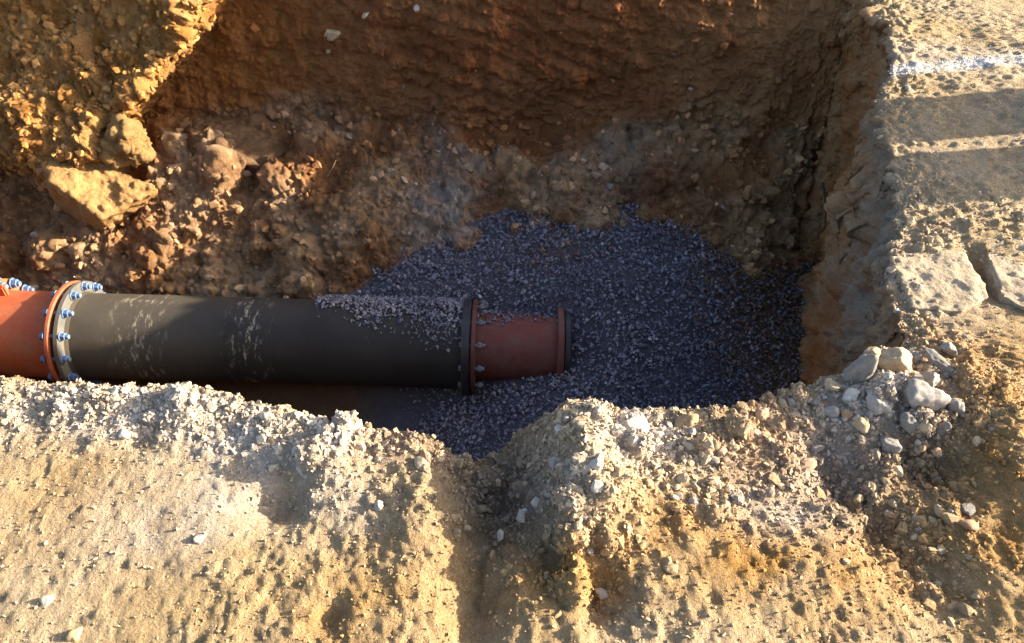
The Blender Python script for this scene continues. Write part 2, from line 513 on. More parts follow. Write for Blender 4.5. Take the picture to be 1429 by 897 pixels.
# ---- smooth base surface
X3 = np.zeros((NR, NC, 3), np.float64)
far_ang = np.arctan2(C[:, 8] - 2.0, C[:, 7] + 1.0)
FAR = np.stack([-1.0 + 260 * np.cos(far_ang), 2.0 + 260 * np.sin(far_ang)], -1)
ej = np.stack([C[:, 0], C[:, 1], np.zeros(NC)], -1)
ejx = fbm(ej, 0.26, 5, 41, 0.68) * np.where((s_col > 13.5) & (s_col < 20), 0.055, 0.028)
ejy = fbm(ej, 0.30, 5, 47, 0.6) * 0.024
E0 = C[:, 0:2] + np.stack([ejx, ejy], -1)
M0 = C[:, 2:5].copy()
M0[:, 2] += 0.11 * fbm(ej, 0.5, 4, 43, 0.6) * ((s_col > 20.0) & (s_col < 29))
M0[:, 1] += 0.05 * fbm(ej, 0.35, 4, 45, 0.6) * ((s_col > 20.0) & (s_col < 29))
B0 = np.concatenate([C[:, 5:7], np.full((NC, 1), -1.4)], 1)
O0 = C[:, 7:9]
for j, q in enumerate(q_rows):
    if q < 1:
        X3[j] = B0 * (1 - q) + M0 * q
    elif q < 2:
        t = q - 1
        X3[j, :, :2] = M0[:, :2] * (1 - t) + E0 * t
        X3[j, :, 2] = M0[:, 2] * (1 - t)
    elif q <= 3:
        t = q - 2
        X3[j, :, :2] = E0 * (1 - t) + O0 * t
    else:
        t = q - 3
        X3[j, :, :2] = O0 * (1 - t) + FAR * t
Q2 = np.repeat(q_rows[:, None], NC, 1)
S2 = np.repeat(s_col[None], NR, 0)
flat = X3.reshape(-1, 3)
Qf, Sf = Q2.ravel(), S2.ravel()
is_far = ((Sf > 20.3) & (Sf < 29.5))
wall_w = 1 - sstep(1.95, 2.03, Qf)
X, Y, Z = flat[:, 0].copy(), flat[:, 1].copy(), flat[:, 2].copy()
# ground relief
grd = sstep(1.6, 2.02, Qf)
near_fade = 1 - sstep(3.0, 3.02, Qf)
rel = gauss(X, Y, BUMPS)
flat[:, 2] += grd * (rel + 0.012 * fbm(np.stack([X, Y, 0 * X], -1), 0.45, 4, 5)) * near_fade
flat[:, 2] += (1 - near_fade) * 0.25 * fbm(np.stack([X, Y, 0 * X], -1), 14, 3, 6) * sstep(3.0, 3.1, Qf)
# far wall: slumped block standing out of the wall on the left, with a steep flank
Pw = np.stack([X, Y, Z], -1)
lineX = -1.22 + 0.92 * Z + 0.10 * fbm(Pw, 0.35, 4, 61)
bul = sstep(0.0, 0.22, lineX - X) * is_far
bul *= (1 - 0.22 * np.clip(lineX - X - 0.2, 0, 1.2)) * (0.30 + 0.22 * sstep(-0.1, -0.6, Z)) * (1 - 0.95 * sstep(-0.55, -0.85, Z)) * (1 - sstep(2.1, 2.8, Qf))
flat[:, 1] -= bul
# far wall: hummocky foot
foot = is_far * sstep(1.12, 0.8, Qf) * wall_w
flat[:, 1] -= foot * 0.10 * np.maximum(0, fbm(Pw, 0.55, 3, 71))
qq = np.clip(Qf, 0, 1)
flat[:, 1] -= is_far * wall_w * 0.24 * (4 * qq * (1 - qq)) * sstep(1.6, 1.2, X)
flat[:, 2] += foot * (0.09 * fbm(Pw, 0.42, 3, 77) + 0.03)
V0 = flat.reshape(NR, NC, 3)

# round the rim a little by smoothing rows close to it
def blur_rows(A, n):
    for _ in range(n):
        B = A.copy()
        B[1:-1] = 0.25 * A[:-2] + 0.5 * A[1:-1] + 0.25 * A[2:]
        A = B
    return A
w_r = (np.exp(-((q_rows - 2.0) / 0.10) ** 2) + np.exp(-((q_rows - 1.0) / 0.20) ** 2))[:, None, None]
V0 = V0 * (1 - np.clip(w_r, 0, 1)) + blur_rows(V0, 20) * np.clip(w_r, 0, 1)

dr = np.gradient(V0, axis=0)
dc = np.roll(V0, -1, 1) - np.roll(V0, 1, 1)
N0 = np.cross(dc, dr)
N0 /= np.linalg.norm(N0, axis=2)[:, :, None] + 1e-12
N0 = blur_rows(N0, 10)
N0 /= np.linalg.norm(N0, axis=2)[:, :, None] + 1e-12
if N0[-1, :, 2].mean() < 0:
    N0 = -N0
P = V0.reshape(-1, 3).astype(np.float32)
N = N0.reshape(-1, 3)
X, Y, Z = P[:, 0], P[:, 1], P[:, 2]

# ---- zones
low = fbm(P, 0.25, 5, 201, 0.55)
mid = fbm(P, 0.07, 4, 211, 0.55)
ground_w = 1 - wall_w
lump = np.clip(gauss(X, Y, Z_LUMP) + 0.25 * low, 0.06, 1.0) * ground_w
rim = np.exp(-((Qf - 2.0) / 0.06) ** 2)
lump = np.clip(lump + 0.5 * rim, 0, 1)
talus = is_far * sstep(1.16, 0.96, Qf - 0.30 * fbm(P, 0.40, 4, 207, 0.6))
bulm = np.clip(bul / 0.3, 0, 1) * is_far
endw = wall_w * (Sf > 13.0) * (Sf <= 20.3)
farw = wall_w * is_far * (1 - talus)

d = np.zeros(len(P), np.float32)
def add(mask, f):
    """add mask * f(points) where the mask is not zero"""
    mask = np.asarray(mask, np.float32) * near_fade
    i = np.nonzero(mask > 1e-3)[0]
    d[i] += (mask[i] * f(P[i])).astype(np.float32)
rub = np.clip(lump + 0.15 * mid, 0, 1)
comp = np.clip(0.80 + 0.8 * fbm(P, 0.33, 3, 261), 0.45, 1.25)
add(ground_w * comp, lambda p: 0.006 * fbm(p, 0.10, 5, 221, 0.6) + 0.0050 * fbm(p, 0.030, 3, 225, 0.8) + 0.55 * domes(p + 13.0, 0.017, 229, 0.5) + 0.32 * domes(p + 15.0, 0.034, 233, 0.55))
add(ground_w * np.clip(0.6 + 0.8 * low, 0, 1), lambda p: -0.65 * domes(p + 11.0, 0.030, 227, 0.16))
add(ground_w * rub, lambda p: 1.05 * domes(p, 0.085, 301, 0.5) + 1.05 * domes(p + 3.3, 0.04, 311, 0.6) + 0.9 * domes(p + 7.7, 0.021, 321, 0.7))
# far wall: bucket-smeared clay with shallow drawn-out grooves
def drawn(p):
    t = p * np.array([0.28, 1.0, 1.0], np.float32)
    t[:, 2] += 0.12 * p[:, 0]
    return t
tilt = drawn(P)
add(farw * (1 - bulm), lambda p: 0.070 * fbm(p, 0.50, 4, 231) + 0.022 * fbm(drawn(p), 0.11, 5, 241, 0.62) + 0.028 * fbm(p, 0.085, 5, 243, 0.72) + 0.6 * domes(p + 2.2, 0.13, 249, 0.3) + 0.7 * domes(p, 0.06, 251, 0.3) - 0.012 * np.abs(np.sin((p[:, 2] + 0.35 * p[:, 0] + 0.05 * fbm(p, 0.4, 2, 245)) * 3.14159 / 0.085)) ** 6 * np.clip(2.2 * fbm(p, 0.6, 2, 247), 0, 1) + 0.6 * domes(p + 4.0, 0.028, 253, 0.3))
add(talus * (1 - 0.3 * bulm), lambda p: 0.8 * domes(p + 1.1, 0.24, 331, 0.75) + 0.95 * domes(p + 5.1, 0.10, 341, 0.65) + 1.1 * domes(p + 2.1, 0.042, 351, 0.65) + 0.9 * domes(p + 2.7, 0.022, 353, 0.6) + 0.035 * fbm(p, 0.10, 5, 361, 0.65))
add(bulm * wall_w, lambda p: 0.11 * fbm(p, 0.30, 6, 371, 0.70) + 0.55 * domes(p + 1.9, 0.13, 377, 0.5) + 0.75 * domes(p + 9.1, 0.05, 391, 0.6) + 0.9 * domes(p + 4.4, 0.024, 395, 0.65))
add(endw, lambda p: 0.065 * fbm(p, 0.40, 4, 401) + 0.034 * fbm(p, 0.10, 5, 411, 0.7) + 0.9 * domes(p + 5.2, 0.16, 419, 0.4) + 0.9 * domes(p + 6.2, 0.07, 421, 0.45) + 0.9 * domes(p + 8.2, 0.03, 431, 0.5))
nearw = wall_w * (Sf <= 13.0)
add(nearw, lambda p: 0.03 * fbm(p, 0.3, 4, 441) + 0.6 * domes(p, 0.06, 451, 0.4))
add(rim, lambda p: -0.012 * np.maximum(0, fbm(p, 0.05, 3, 461)))
VF = P + N * d[:, None]

# ---- pigments (dry earth colours; gully and hollows also carry painted shade)
def mixp(a, b, w):
    w = np.clip(w, 0, 1)[:, None]
    return a * (1 - w) + b * w
def col(*c):
    return np.tile(np.array(c, np.float32), (len(P), 1))
pg = mixp(col(0.54, 0.395, 0.212), col(0.61, 0.482, 0.312), 0.5 + 0.8 * low)
pg = mixp(pg, col(0.50, 0.275, 0.08), np.clip(gauss(X, Y, Z_OCH), 0, 1) * (0.75 + 0.5 * mid))
pg = mixp(pg, col(0.64, 0.575, 0.50), np.clip(gauss(X, Y, Z_GREY) * 1.1, 0, 1) * (0.8 + 0.5 * mid))
pg = mixp(pg, col(0.46, 0.31, 0.20), np.clip(gauss(X, Y, Z_PINK), 0, 1) * (0.7 + 0.5 * mid))
pg = mixp(pg, col(0.20, 0.145, 0.11), np.clip(gauss(X, Y, Z_DARK_SHADE), 0, 1) * 0.85)  # dark soil, with the shade of gully and hollows painted in
# walls
red = mixp(col(0.27, 0.098, 0.034), col(0.37, 0.17, 0.068), 0.5 + 0.7 * fbm(tilt, 0.22, 4, 501) + 0.5 * fbm(P, 0.05, 4, 503, 0.7))
red = mixp(red, col(0.34, 0.15, 0.04), sstep(-0.6, -1.3, X) * 0.7)
red = mixp(red, col(0.44, 0.25, 0.11), sstep(0.45, 1.2, X) * 0.85 * (0.65 + 0.6 * low))
tal = mixp(col(0.31, 0.15, 0.062), col(0.47, 0.315, 0.18), 0.5 + 0.9 * low)
tg = gauss(X, Z, [(-0.34, -0.84, 0.17, 0.13, 0.9), (0.55, -0.72, 0.22, 0.07, 0.35)])
tal = mixp(tal, col(0.48, 0.43, 0.38), tg * (0.8 + 0.6 * mid))
tal = mixp(tal, col(0.22, 0.09, 0.035), np.clip(0.9 * fbm(P, 0.33, 3, 521), 0, 0.6))
tal = mixp(tal, col(0.50, 0.31, 0.15), sstep(0.6, 1.2, X) * 0.7)
tal = tal * (1 + 0.45 * fbm(P, 0.03, 3, 531, 0.7))[:, None]
fw = mixp(red, tal, talus)
fw = mixp(fw, mixp(col(0.40, 0.19, 0.05), col(0.55, 0.305, 0.11), 0.5 + mid + 0.4 * fbm(P, 0.03, 3, 541, 0.7)), bulm * 0.95)
ew = mixp(col(0.46, 0.22, 0.075), col(0.56, 0.35, 0.175), 0.5 + 0.9 * low + 0.5 * mid + 0.4 * fbm(P, 0.03, 3, 551, 0.7))
ew = mixp(ew, col(0.36, 0.32, 0.26), np.clip(gauss(Y, Z, [(1.9, -0.25, 0.35, 0.3, 1), (2.6, -0.05, 0.8, 0.10, 0.8), (2.3, -0.5, 0.25, 0.35, 0.5)]), 0, 1) * (0.7 + 0.5 * mid))
ew = mixp(ew, col(0.46, 0.17, 0.045), np.clip(gauss(Y, Z, [(2.15, -0.8, 0.2, 0.3, 0.9), (3.2, -0.5, 0.3, 0.3, 0.5)]), 0, 1))
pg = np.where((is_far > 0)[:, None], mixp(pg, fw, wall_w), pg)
pg = np.where(((Sf > 13.0) & (Sf <= 20.3))[:, None], mixp(pg, ew, wall_w), pg)
pg = np.where((Sf <= 13.0)[:, None], mixp(pg, col(0.30, 0.20, 0.11), wall_w), pg)
chalk_off = Y - (2.995 + (X - 1.467) * 0.146)
pg = mixp(pg, col(0.85, 0.83, 0.79), np.exp(-(chalk_off / 0.043) ** 4) * ground_w * (X > 1.2) * (X < 3.4) * np.clip(0.95 + 0.7 * mid, 0, 1))
# soft hand-over at the far right corner
cb = (sstep(19.6, 20.3, Sf) * (Sf <= 20.3) * wall_w)
pg = mixp(pg, fw, cb)

def sub_sheet(name, rows, cols, mat, wrap=False, step_r=1):
    rows = np.asarray(rows); cols = np.asarray(cols)
    G = rows[:, None] * NC + cols[None]
    nr, nc = G.shape
    idx = np.arange(nr * nc).reshape(nr, nc)
    if wrap:
        idx = np.concatenate([idx, idx[:, :1]], 1)
    F = np.stack([idx[:-1, :-1], idx[:-1, 1:], idx[1:, 1:], idx[1:, :-1]], -1).reshape(-1, 4)
    g = G.ravel()
    return VF[g], F, pg[g]

rows_wall = np.arange(0, ROW_EDGE + 1)
rows_grd = np.arange(ROW_EDGE, NR)
cols_all = np.arange(NC)
c_near = cols_all[s_col <= 13.2]
c_end = cols_all[(s_col >= s_col[c_near[-1]]) & (s_col <= 20.3)]
c_far = cols_all[s_col >= s_col[c_end[-1]]]
V_, F_, p_ = sub_sheet('near', rows_wall[::3] if (ROW_EDGE % 3 == 0) else np.append(rows_wall[::3], ROW_EDGE), np.unique(np.append(c_near[::2], c_near[-1])), M_WALL)
wall_near = link('trench_wall_near', mesh_np('trench_wall_near', V_, F_, M_WALL, p_), kind='structure')
c_end_w = np.unique(np.append(c_end[::2], c_end[-1]))
V_, F_, p_ = sub_sheet('end', rows_wall, c_end_w, M_WALL)
wall_end = link('trench_wall_end', mesh_np('trench_wall_end', V_, F_, M_WALL, p_), kind='structure')
V_, F_, p_ = sub_sheet('far', rows_wall, np.append(c_far, 0), M_WALL)
wall_far = link('trench_wall_far', mesh_np('trench_wall_far', V_, F_, M_WALL, p_), kind='structure')
# ground: full rows in view, thinned rows behind the far wall
c_hi = cols_all[s_col <= 21.2]
c_lo = cols_all[s_col >= s_col[c_hi[-1]]]
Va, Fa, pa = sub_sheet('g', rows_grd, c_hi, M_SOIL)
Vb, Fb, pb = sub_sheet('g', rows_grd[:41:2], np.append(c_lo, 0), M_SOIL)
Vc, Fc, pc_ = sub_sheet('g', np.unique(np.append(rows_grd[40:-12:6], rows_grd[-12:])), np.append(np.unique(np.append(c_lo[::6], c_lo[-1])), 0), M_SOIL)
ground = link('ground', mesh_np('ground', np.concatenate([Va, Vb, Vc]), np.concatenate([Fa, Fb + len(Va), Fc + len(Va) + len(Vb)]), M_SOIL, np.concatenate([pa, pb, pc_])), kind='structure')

# ------------------------------------------------------------------ trench floor under the gravel
def g_front(x):
    return np.interp(x, [-3, -0.8, -0.3, -0.1, 0.22, 0.42, 1.4], [-1.36, -1.34, -1.26, -1.19, -1.06, -1.00, -1.06])
def g_back(x):
    return np.interp(x, [-3, -1.2, -0.9, -0.55, -0.2, 0.2, 0.55, 0.9, 1.4], [-1.24, -1.22, -1.05, -0.95, -0.90, -0.865, -0.84, -0.90, -1.12])
def floor_z(x, y):
    w = sstep(2.30, 2.80, y)
    z = g_front(x) * (1 - w) + g_back(x) * w
    p = np.stack([x, y, 0 * x], -1)
    return z + 0.026 * fbm(p, 0.30, 4, 601)
fx = np.concatenate([np.linspace(-8.6, -2.7, 30, endpoint=False), np.linspace(-2.7, 1.75, 300)])
fy = np.linspace(1.1, 3.7, 170)
FX, FY = np.meshgrid(fx, fy)
FZ = floor_z(FX.ravel(), FY.ravel()) - 0.012
FP = np.stack([FX.ravel(), FY.ravel(), FZ], -1).astype(np.float32)
FP[:, 2] += 0.7 * domes(FP, 0.05, 611, 0.5)
ii = np.arange(len(FP)).reshape(FX.shape)
FF = np.stack([ii[:-1, :-1], ii[:-1, 1:], ii[1:, 1:], ii[1:, :-1]], -1).reshape(-1, 4)
gm = np.clip(sstep(-0.9, -0.5, FP[:, 0] + 0.15 * fbm(FP, 0.3, 3, 621)) * (1 - 0.8 * sstep(0.7, 1.2, FP[:, 0])), 0, 1)[:, None]
fpg = np.array((0.20, 0.125, 0.07)) * (1 - gm) + np.array((0.16, 0.155, 0.185)) * gm
floor = link('trench_floor', mesh_np('trench_floor', FP, FF, M_SOIL, fpg), kind='structure')

# ------------------------------------------------------------------ pipe run
AX0 = np.array((-2.32, 2.575, -1.045)); AX1 = np.array((0.30, 2.52, -1.095))
ax_dir = Vector(AX1 - AX0).normalized()
rz = math.atan2(ax_dir.y, ax_dir.x)
ry = -math.asin(ax_dir.z)
PIPE_ROT = Euler((0, ry, rz))
def axis_pt(x):
    t = (x - AX0[0]) / (AX1[0] - AX0[0])
    return Vector(AX0 + (AX1 - AX0) * t)

def lathe(name, prof, mat, n=72, cap=False):
    """prof: (x, r) along the local X axis"""
    bm = bmesh.new()
    rings = []
    for x, r in prof:
        rings.append([bm.verts.new((x, r * math.cos(2 * math.pi * i / n), r * math.sin(2 * math.pi * i / n))) for i in range(n)])
    for a, b in zip(rings[:-1], rings[1:]):
        for i in range(n):
            bm.faces.new((a[i], a[(i + 1) % n], b[(i + 1) % n], b[i]))
    if cap:
        bm.faces.new(rings[0]); bm.faces.new(rings[-1])
    bmesh.ops.recalc_face_normals(bm, faces=bm.faces)
    me = bpy.data.meshes.new(name)
    bm.to_mesh(me); bm.free()
    me.polygons.foreach_set('use_smooth', np.full(len(me.polygons), True))
    me.set_sharp_from_angle(angle=R(35))
    me.materials.append(mat)
    return me

def ring_prof(x0, x1, ri, ro, c=0.004):
    return [(x0, ri), (x0, ro - c), (x0 + c, ro), (x1 - c, ro), (x1, ro - c), (x1, ri), (x0, ri)]

def tube_prof(x0, x1, ro, th, extra=()):
    return [(x0, ro - th), (x0, ro - 0.003), (x0 + 0.003, ro), *extra, (x1 - 0.003, ro), (x1, ro - 0.003), (x1, ro - th), (x0, ro - th)]

def hexprism(bm, x0, x1, r, n=6, rot=0.0, cx=0, cy=0, bev=0.0015):
    prof = [(x0, r - bev), (x0 + bev, r), (x1 - bev, r), (x1, r - bev)]
    rings = [[bm.verts.new((x, cx + rr * math.cos(rot + 2 * math.pi * i / n), cy + rr * math.sin(rot + 2 * math.pi * i / n))) for i in range(n)] for x, rr in prof]
    for a, b in zip(rings[:-1], rings[1:]):
        for i in range(n):
            bm.faces.new((a[i], a[(i + 1) % n], b[(i + 1) % n], b[i]))
    bm.faces.new(rings[0]); bm.faces.new(rings[-1])

def to_mesh(bm, name, mat):
    bmesh.ops.recalc_face_normals(bm, faces=bm.faces)
    me = bpy.data.meshes.new(name)
    bm.to_mesh(me); bm.free()
    me.materials.append(mat)
    return me

def bolt_mesh(name, grip, mat, s=1.0):
    """(bolt with hex head, washer and shank; nut with washer); local X is the axis, 0 at the middle of the grip"""
    g = grip / 2
    bm = bmesh.new()
    hexprism(bm, -g - 0.020 * s, -g - 0.004 * s, 0.0175 * s)
    hexprism(bm, -g - 0.004 * s, -g, 0.022 * s, 16)
    hexprism(bm, -g, g + 0.036 * s, 0.010 * s, 10)
    head = to_mesh(bm, name, mat)
    bm = bmesh.new()
    hexprism(bm, g, g + 0.004 * s, 0.022 * s, 16)
    hexprism(bm, g + 0.0045 * s, g + 0.022 * s, 0.0175 * s, 6, 0.4)
    return head, to_mesh(bm, name + '_nut', mat)

def bolts_on(parent, me, x, radius, n, phase=0.0):
    for i in range(n):
        a = phase + 2 * math.pi * i / n
        o = link('bolt', me[0], parent)
        o.location = (x + 0.004 * math.sin(5.1 * i), radius * math.cos(a), radius * math.sin(a))
        o.rotation_euler = (a + 0.7 * i, 0, 0)
        nu = link('nut', me[1], o)
        nu.location = (-0.004 * math.sin(5.1 * i), 0, 0)
        nu.rotation_euler = (0.9 * i, 0, 0)

PR = 0.190
# --- black pipe
pipe = link('pipe', None, label='long dusty black plastic pipe lying along the trench floor', cat='pipe')
pipe.location = axis_pt(-1.93); pipe.rotation_euler = PIPE_ROT
L_ = 1.745
link('barrel', lathe('barrel', tube_prof(0, L_, PR, 0.022, [(L_ * k / 24, PR) for k in range(1, 24)]), M_PIPE, 96), pipe)
link('stub_flange', lathe('stub_flange', [(-0.008, PR - 0.02), (-0.008, PR + 0.020), (0.003, PR + 0.020), (0.045, PR + 0.001), (0.045, PR - 0.02)], M_PIPE), pipe)
bring = link('backing_ring', lathe('backing_ring', ring_prof(0.006, 0.030, PR + 0.004, 0.243), M_RING), pipe)
bring['label'] = 'grey galvanised backing ring'
bfl = link('end_flange', lathe('end_flange', ring_prof(L_ - 0.030, L_ + 0.004, PR - 0.02, 0.218), M_BLACKFL), pipe)
bfl['label'] = 'black end flange half buried in gravel'

# --- orange coupling on the left
cpl = link('flanged_coupling', None, label='orange red flanged coupling with blue bolts at the left end of the pipe', cat='coupling')
cpl.location = axis_pt(-1.93); cpl.rotation_euler = PIPE_ROT
link('body', lathe('body', [(-0.46, 0.150), (-0.46, 0.195), (-0.425, 0.198), (-0.40, 0.192), (-0.05, 0.192), (-0.035, 0.198), (-0.0095, 0.205), (-0.0095, 0.150), (-0.46, 0.150)], M_ORANGE, 96), cpl)
link('flange', lathe('flange', ring_prof(-0.034, -0.010, 0.190, 0.243, 0.006), M_ORANGE), cpl)
link('flange', lathe('flange', ring_prof(-0.360, -0.332, 0.190, 0.243, 0.006), M_ORANGE), cpl)
bm_blue = bolt_mesh('bolt', 0.066, M_BLUE, 0.98)
bolts_on(cpl, bm_blue, -0.002, 0.2235, 14, 0.12)
bm_blue2 = bolt_mesh('bolt_short', 0.05, M_BLUE, 1.15)
bolts_on(cpl, bm_blue2, -0.346, 0.2235, 14, 0.30)
# lifting lug on top
bm = bmesh.new()
bmesh.ops.create_cube(bm, size=1, matrix=Matrix.Translation((-0.30, 0.06, 0.205)) @ Matrix.Diagonal((0.05, 0.026, 0.06, 1)))
bmesh.ops.bevel(bm, geom=bm.edges[:], offset=0.007, segments=2, affect='EDGES')
me = bpy.data.meshes.new('lug'); bm.to_mesh(me); bm.free(); me.materials.append(M_ORANGE)
link('lug', me, cpl)

# --- red fitting on the right
fit = link('pipe_fitting', None, label='short dusty red fitting half buried in dark gravel beside the black flange', cat='pipe fitting')
fit.location = axis_pt(-0.178); fit.rotation_euler = PIPE_ROT
FR = 0.152
link('body', lathe('body', tube_prof(0.0, 0.426, FR, 0.02, [(0.02, FR), (0.3, FR), (0.35, FR + 0.002)]), M_RED, 96), fit)
link('flange', lathe('flange', ring_prof(0.0, 0.022, FR - 0.002, 0.210, 0.005), M_DARKRED), fit)
link('flange', lathe('flange', ring_prof(0.375, 0.402, FR - 0.002, 0.188, 0.005), M_RED), fit)
bm_z = bolt_mesh('bolt_zinc', 0.066, M_ZINC, 0.8)
bolts_on(fit, bm_z, 0.0, 0.196, 12, 0.22)
link('end_ring', lathe('end_ring', ring_prof(0.404, 0.432, FR + 0.001, 0.178, 0.004), M_BLACKFL), fit)

# ------------------------------------------------------------------ gravel
NG = 42000
gx = rng.uniform(-1.35, 1.62, NG); gy = rng.uniform(1.25, 3.42, NG)
gp = np.stack([gx, gy, 0 * gx], -1)
edge_n = 0.12 * fbm(gp, 0.25, 4, 701)
lim_front = np.interp(gy, [1.2, 2.2, 2.55, 2.75, 3.4], [-0.62, -0.50, -0.60, -0.82, -0.62])
keep = gx > lim_front + edge_n + 0.10 * rng.random(NG)
yb = np.interp(gx, [-1.3, -0.8, -0.4, -0.1, 0.3, 0.8, 1.25, 1.6], [2.74, 2.80, 2.90, 3.00, 3.18, 3.24, 3.16, 3.0])
keep &= gy < yb + 0.22 + 0.5 * edge_n
gx, gy = gx[keep], gy[keep]
gz = floor_z(gx, gy) + rng.uniform(-0.008, 0.018, len(gx))
axy = np.interp(gx, [AX0[0], AX1[0]], [AX0[1], AX1[1]]); axz = np.interp(gx, [AX0[0], AX1[0]], [AX0[2], AX1[2]])
rad = np.where(gx < -0.178, PR, np.where(gx < 0.26, FR, 0.0)) + 0.006
inside = ((gy - axy) ** 2 + (gz - axz) ** 2 < rad ** 2) & (gx < 0.27)
gpos = np.stack([gx, gy, gz], -1)[~inside]
# gravel spilt over the shoulder of the pipe
NS = 3600
px_ = rng.uniform(-0.86, -0.20, NS)
th = rng.uniform(R(40), R(150), NS)            # 90 deg = top of the pipe
cut = np.interp(px_, [-0.86, -0.70, -0.5, -0.2], [R(114), R(92), R(76), R(60)]) + R(13) * rng.normal(size=NS) + R(9) * np.sin(px_ * 23)
k = th > cut
px_, th = px_[k], th[k]
ay = np.interp(px_, [AX0[0], AX1[0]], [AX0[1], AX1[1]]); az = np.interp(px_, [AX0[0], AX1[0]], [AX0[2], AX1[2]])
rr = PR + 0.005 + 0.012 * rng.random(len(px_)) * np.clip((th - np.interp(px_, [-0.86, -0.2], [R(105), R(70)])) / 0.5, 0.1, 1.6)
spill = np.stack([px_, ay - rr * np.cos(th), az + rr * np.sin(th)], -1)
# and on the top of the red fitting
px2 = rng.uniform(-0.15, 0.24, 420); th2 = rng.uniform(R(84), R(140), 420)
k2 = th2 > R(96) + R(8) * rng.normal(size=420) + R(10) * np.sin(px2 * 18)
px2, th2 = px2[k2], th2[k2]
ay = np.interp(px2, [AX0[0], AX1[0]], [AX0[1], AX1[1]]); az = np.interp(px2, [AX0[0], AX1[0]], [AX0[2], AX1[2]])
sp2 = np.stack([px2, ay - (FR + 0.007) * np.cos(th2), az + (FR + 0.007) * np.sin(th2)], -1)
gall = np.concatenate([gpos, spill, sp2])
gs = 0.0042 + 0.0120 * rng.random(len(gall)) ** 2.0
gs[len(gpos):] *= 0.8
dirty = np.where(rng.random(len(gall)) < 0.6 * sstep(0.6, 1.1, gall[:, 0] + 0.2 * fbm(gall, 0.3, 3, 711)) + 0.6 * gauss(gall[:, 0], gall[:, 1], [(0.22, 2.92, 0.2, 0.09, 1)]), 0.97 + 0.03 * rng.random(len(gall)), np.clip(0.12 + 0.72 * rng.random(len(gall)) + 0.30 * fbm(gall, 0.22, 3, 715), 0, 0.95))
V_, F_, t_, _ = scatter(gall, gs, HULLS[::3] + CRUMBS, rng, tints=dirty)
gravel = link('gravel_bed', mesh_np('gravel_bed', V_, F_, M_GRAVEL, tint=t_, smooth=False), kind='stuff', label='dark bluish crushed gravel bedding around the pipe', cat='gravel')

# ------------------------------------------------------------------ crumbs of soil and loose stones
VG = VF.reshape(NR, NC, 3); NG3 = N0
PG = pg.reshape(NR, NC, 3)
RUB = rub.reshape(NR, NC)

def pick(rows, cols, n, weight, r):
    """n random sheet vertices with probability weight"""
    w = weight[np.ix_(rows, cols)].ravel()
    a = np.linalg.norm(np.cross(VG[rows[1:]][:, cols][:, 1:] - VG[rows[:-1]][:, cols][:, 1:], VG[rows[1:]][:, cols][:, 1:] - VG[rows[1:]][:, cols][:, :-1]), axis=2)
    A = np.zeros((len(rows), len(cols))); A[1:, 1:] = a
    w = w * A.ravel()
    i = r.choice(len(w), n, p=w / w.sum())
    ri, ci = rows[i // len(cols)], cols[i % len(cols)]
    return ri, ci

vis_x = VG[:, :, 0]; vis_y = VG[:, :, 1]
on_ground = np.zeros((NR, NC)); on_ground[ROW_EDGE - 4:ROW_EDGE + 190] = 1
in_view = on_ground * (vis_y > 0.62) * (np.abs(vis_x) < 0.62 * (vis_y + 1.6) * 0.707 + 0.12) * (vis_y < 4.2)
r_g = np.arange(ROW_EDGE - 4, ROW_EDGE + 188)
c_g = cols_all[s_col < 20.5]
dist_w = 1.0 / (1.0 + 0.55 * np.maximum(0, vis_y - 1.3)) ** 2
ri, ci = pick(r_g, c_g, 28000, in_view * (0.40 * comp.reshape(NR, NC) + RUB ** 1.2) * dist_w, rng)
pos = VG[ri, ci] + NG3[ri, ci] * rng.uniform(-0.001, 0.002, (len(ri), 1))
sz = 0.0022 + 0.0075 * rng.random(len(ri)) ** 3.5
sz *= 0.7 + 0.6 * RUB[ri, ci]
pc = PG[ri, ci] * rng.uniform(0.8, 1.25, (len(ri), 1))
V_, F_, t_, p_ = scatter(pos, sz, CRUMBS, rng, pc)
ri, ci = pick(r_g, c_g, 2400, in_view * np.clip(RUB - 0.1, 0.01, 1) ** 1.6 * dist_w, rng)
sz = 0.007 + 0.017 * rng.random(len(ri)) ** 2.6
pos = VG[ri, ci] - NG3[ri, ci] * (sz * 0.45)[:, None]
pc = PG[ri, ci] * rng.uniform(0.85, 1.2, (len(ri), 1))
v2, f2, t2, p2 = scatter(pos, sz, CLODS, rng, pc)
F_ = np.concatenate([F_, f2 + len(V_)]); V_ = np.concatenate([V_, v2]); p_ = np.concatenate([p_, p2])
link('soil_crumbs', mesh_np('soil_crumbs', V_, F_, M_CRUMB, pigment=p_, smooth=False), kind='stuff', label='loose crumbs of dry earth strewn over the foreground', cat='loose soil')

# talus crumbs on the far wall
r_w = np.arange(rq(0.3), rq(1.3)); c_w = cols_all[(s_col > 20.0) & (s_col < 28.2)]
tw = np.repeat(((q_rows < 1.15) & (q_rows > 0.2)).astype(float)[:, None], NC, 1) * (0.3 + bulm.reshape(NR, NC))
r_w2 = np.arange(rq(0.25), ROW_EDGE)
tw = tw + 0.7 * (bulm * wall_w).reshape(NR, NC) + 0.03 * farw.reshape(NR, NC)
ri, ci = pick(r_w2, c_w, 16000, tw, rng)
pos = VG[ri, ci] + NG3[ri, ci] * 0.002
sz = 0.004 + 0.030 * rng.random(len(ri)) ** 3.6
pc = PG[ri, ci] * rng.uniform(0.6, 1.55, (len(ri), 1))
big = sz > 0.010
V_, F_, t_, p_ = scatter(pos[~big], sz[~big], CRUMBS, rng, pc[~big])
v2, f2, t2, p2 = scatter(pos[big], sz[big], CLODS, rng, pc[big])
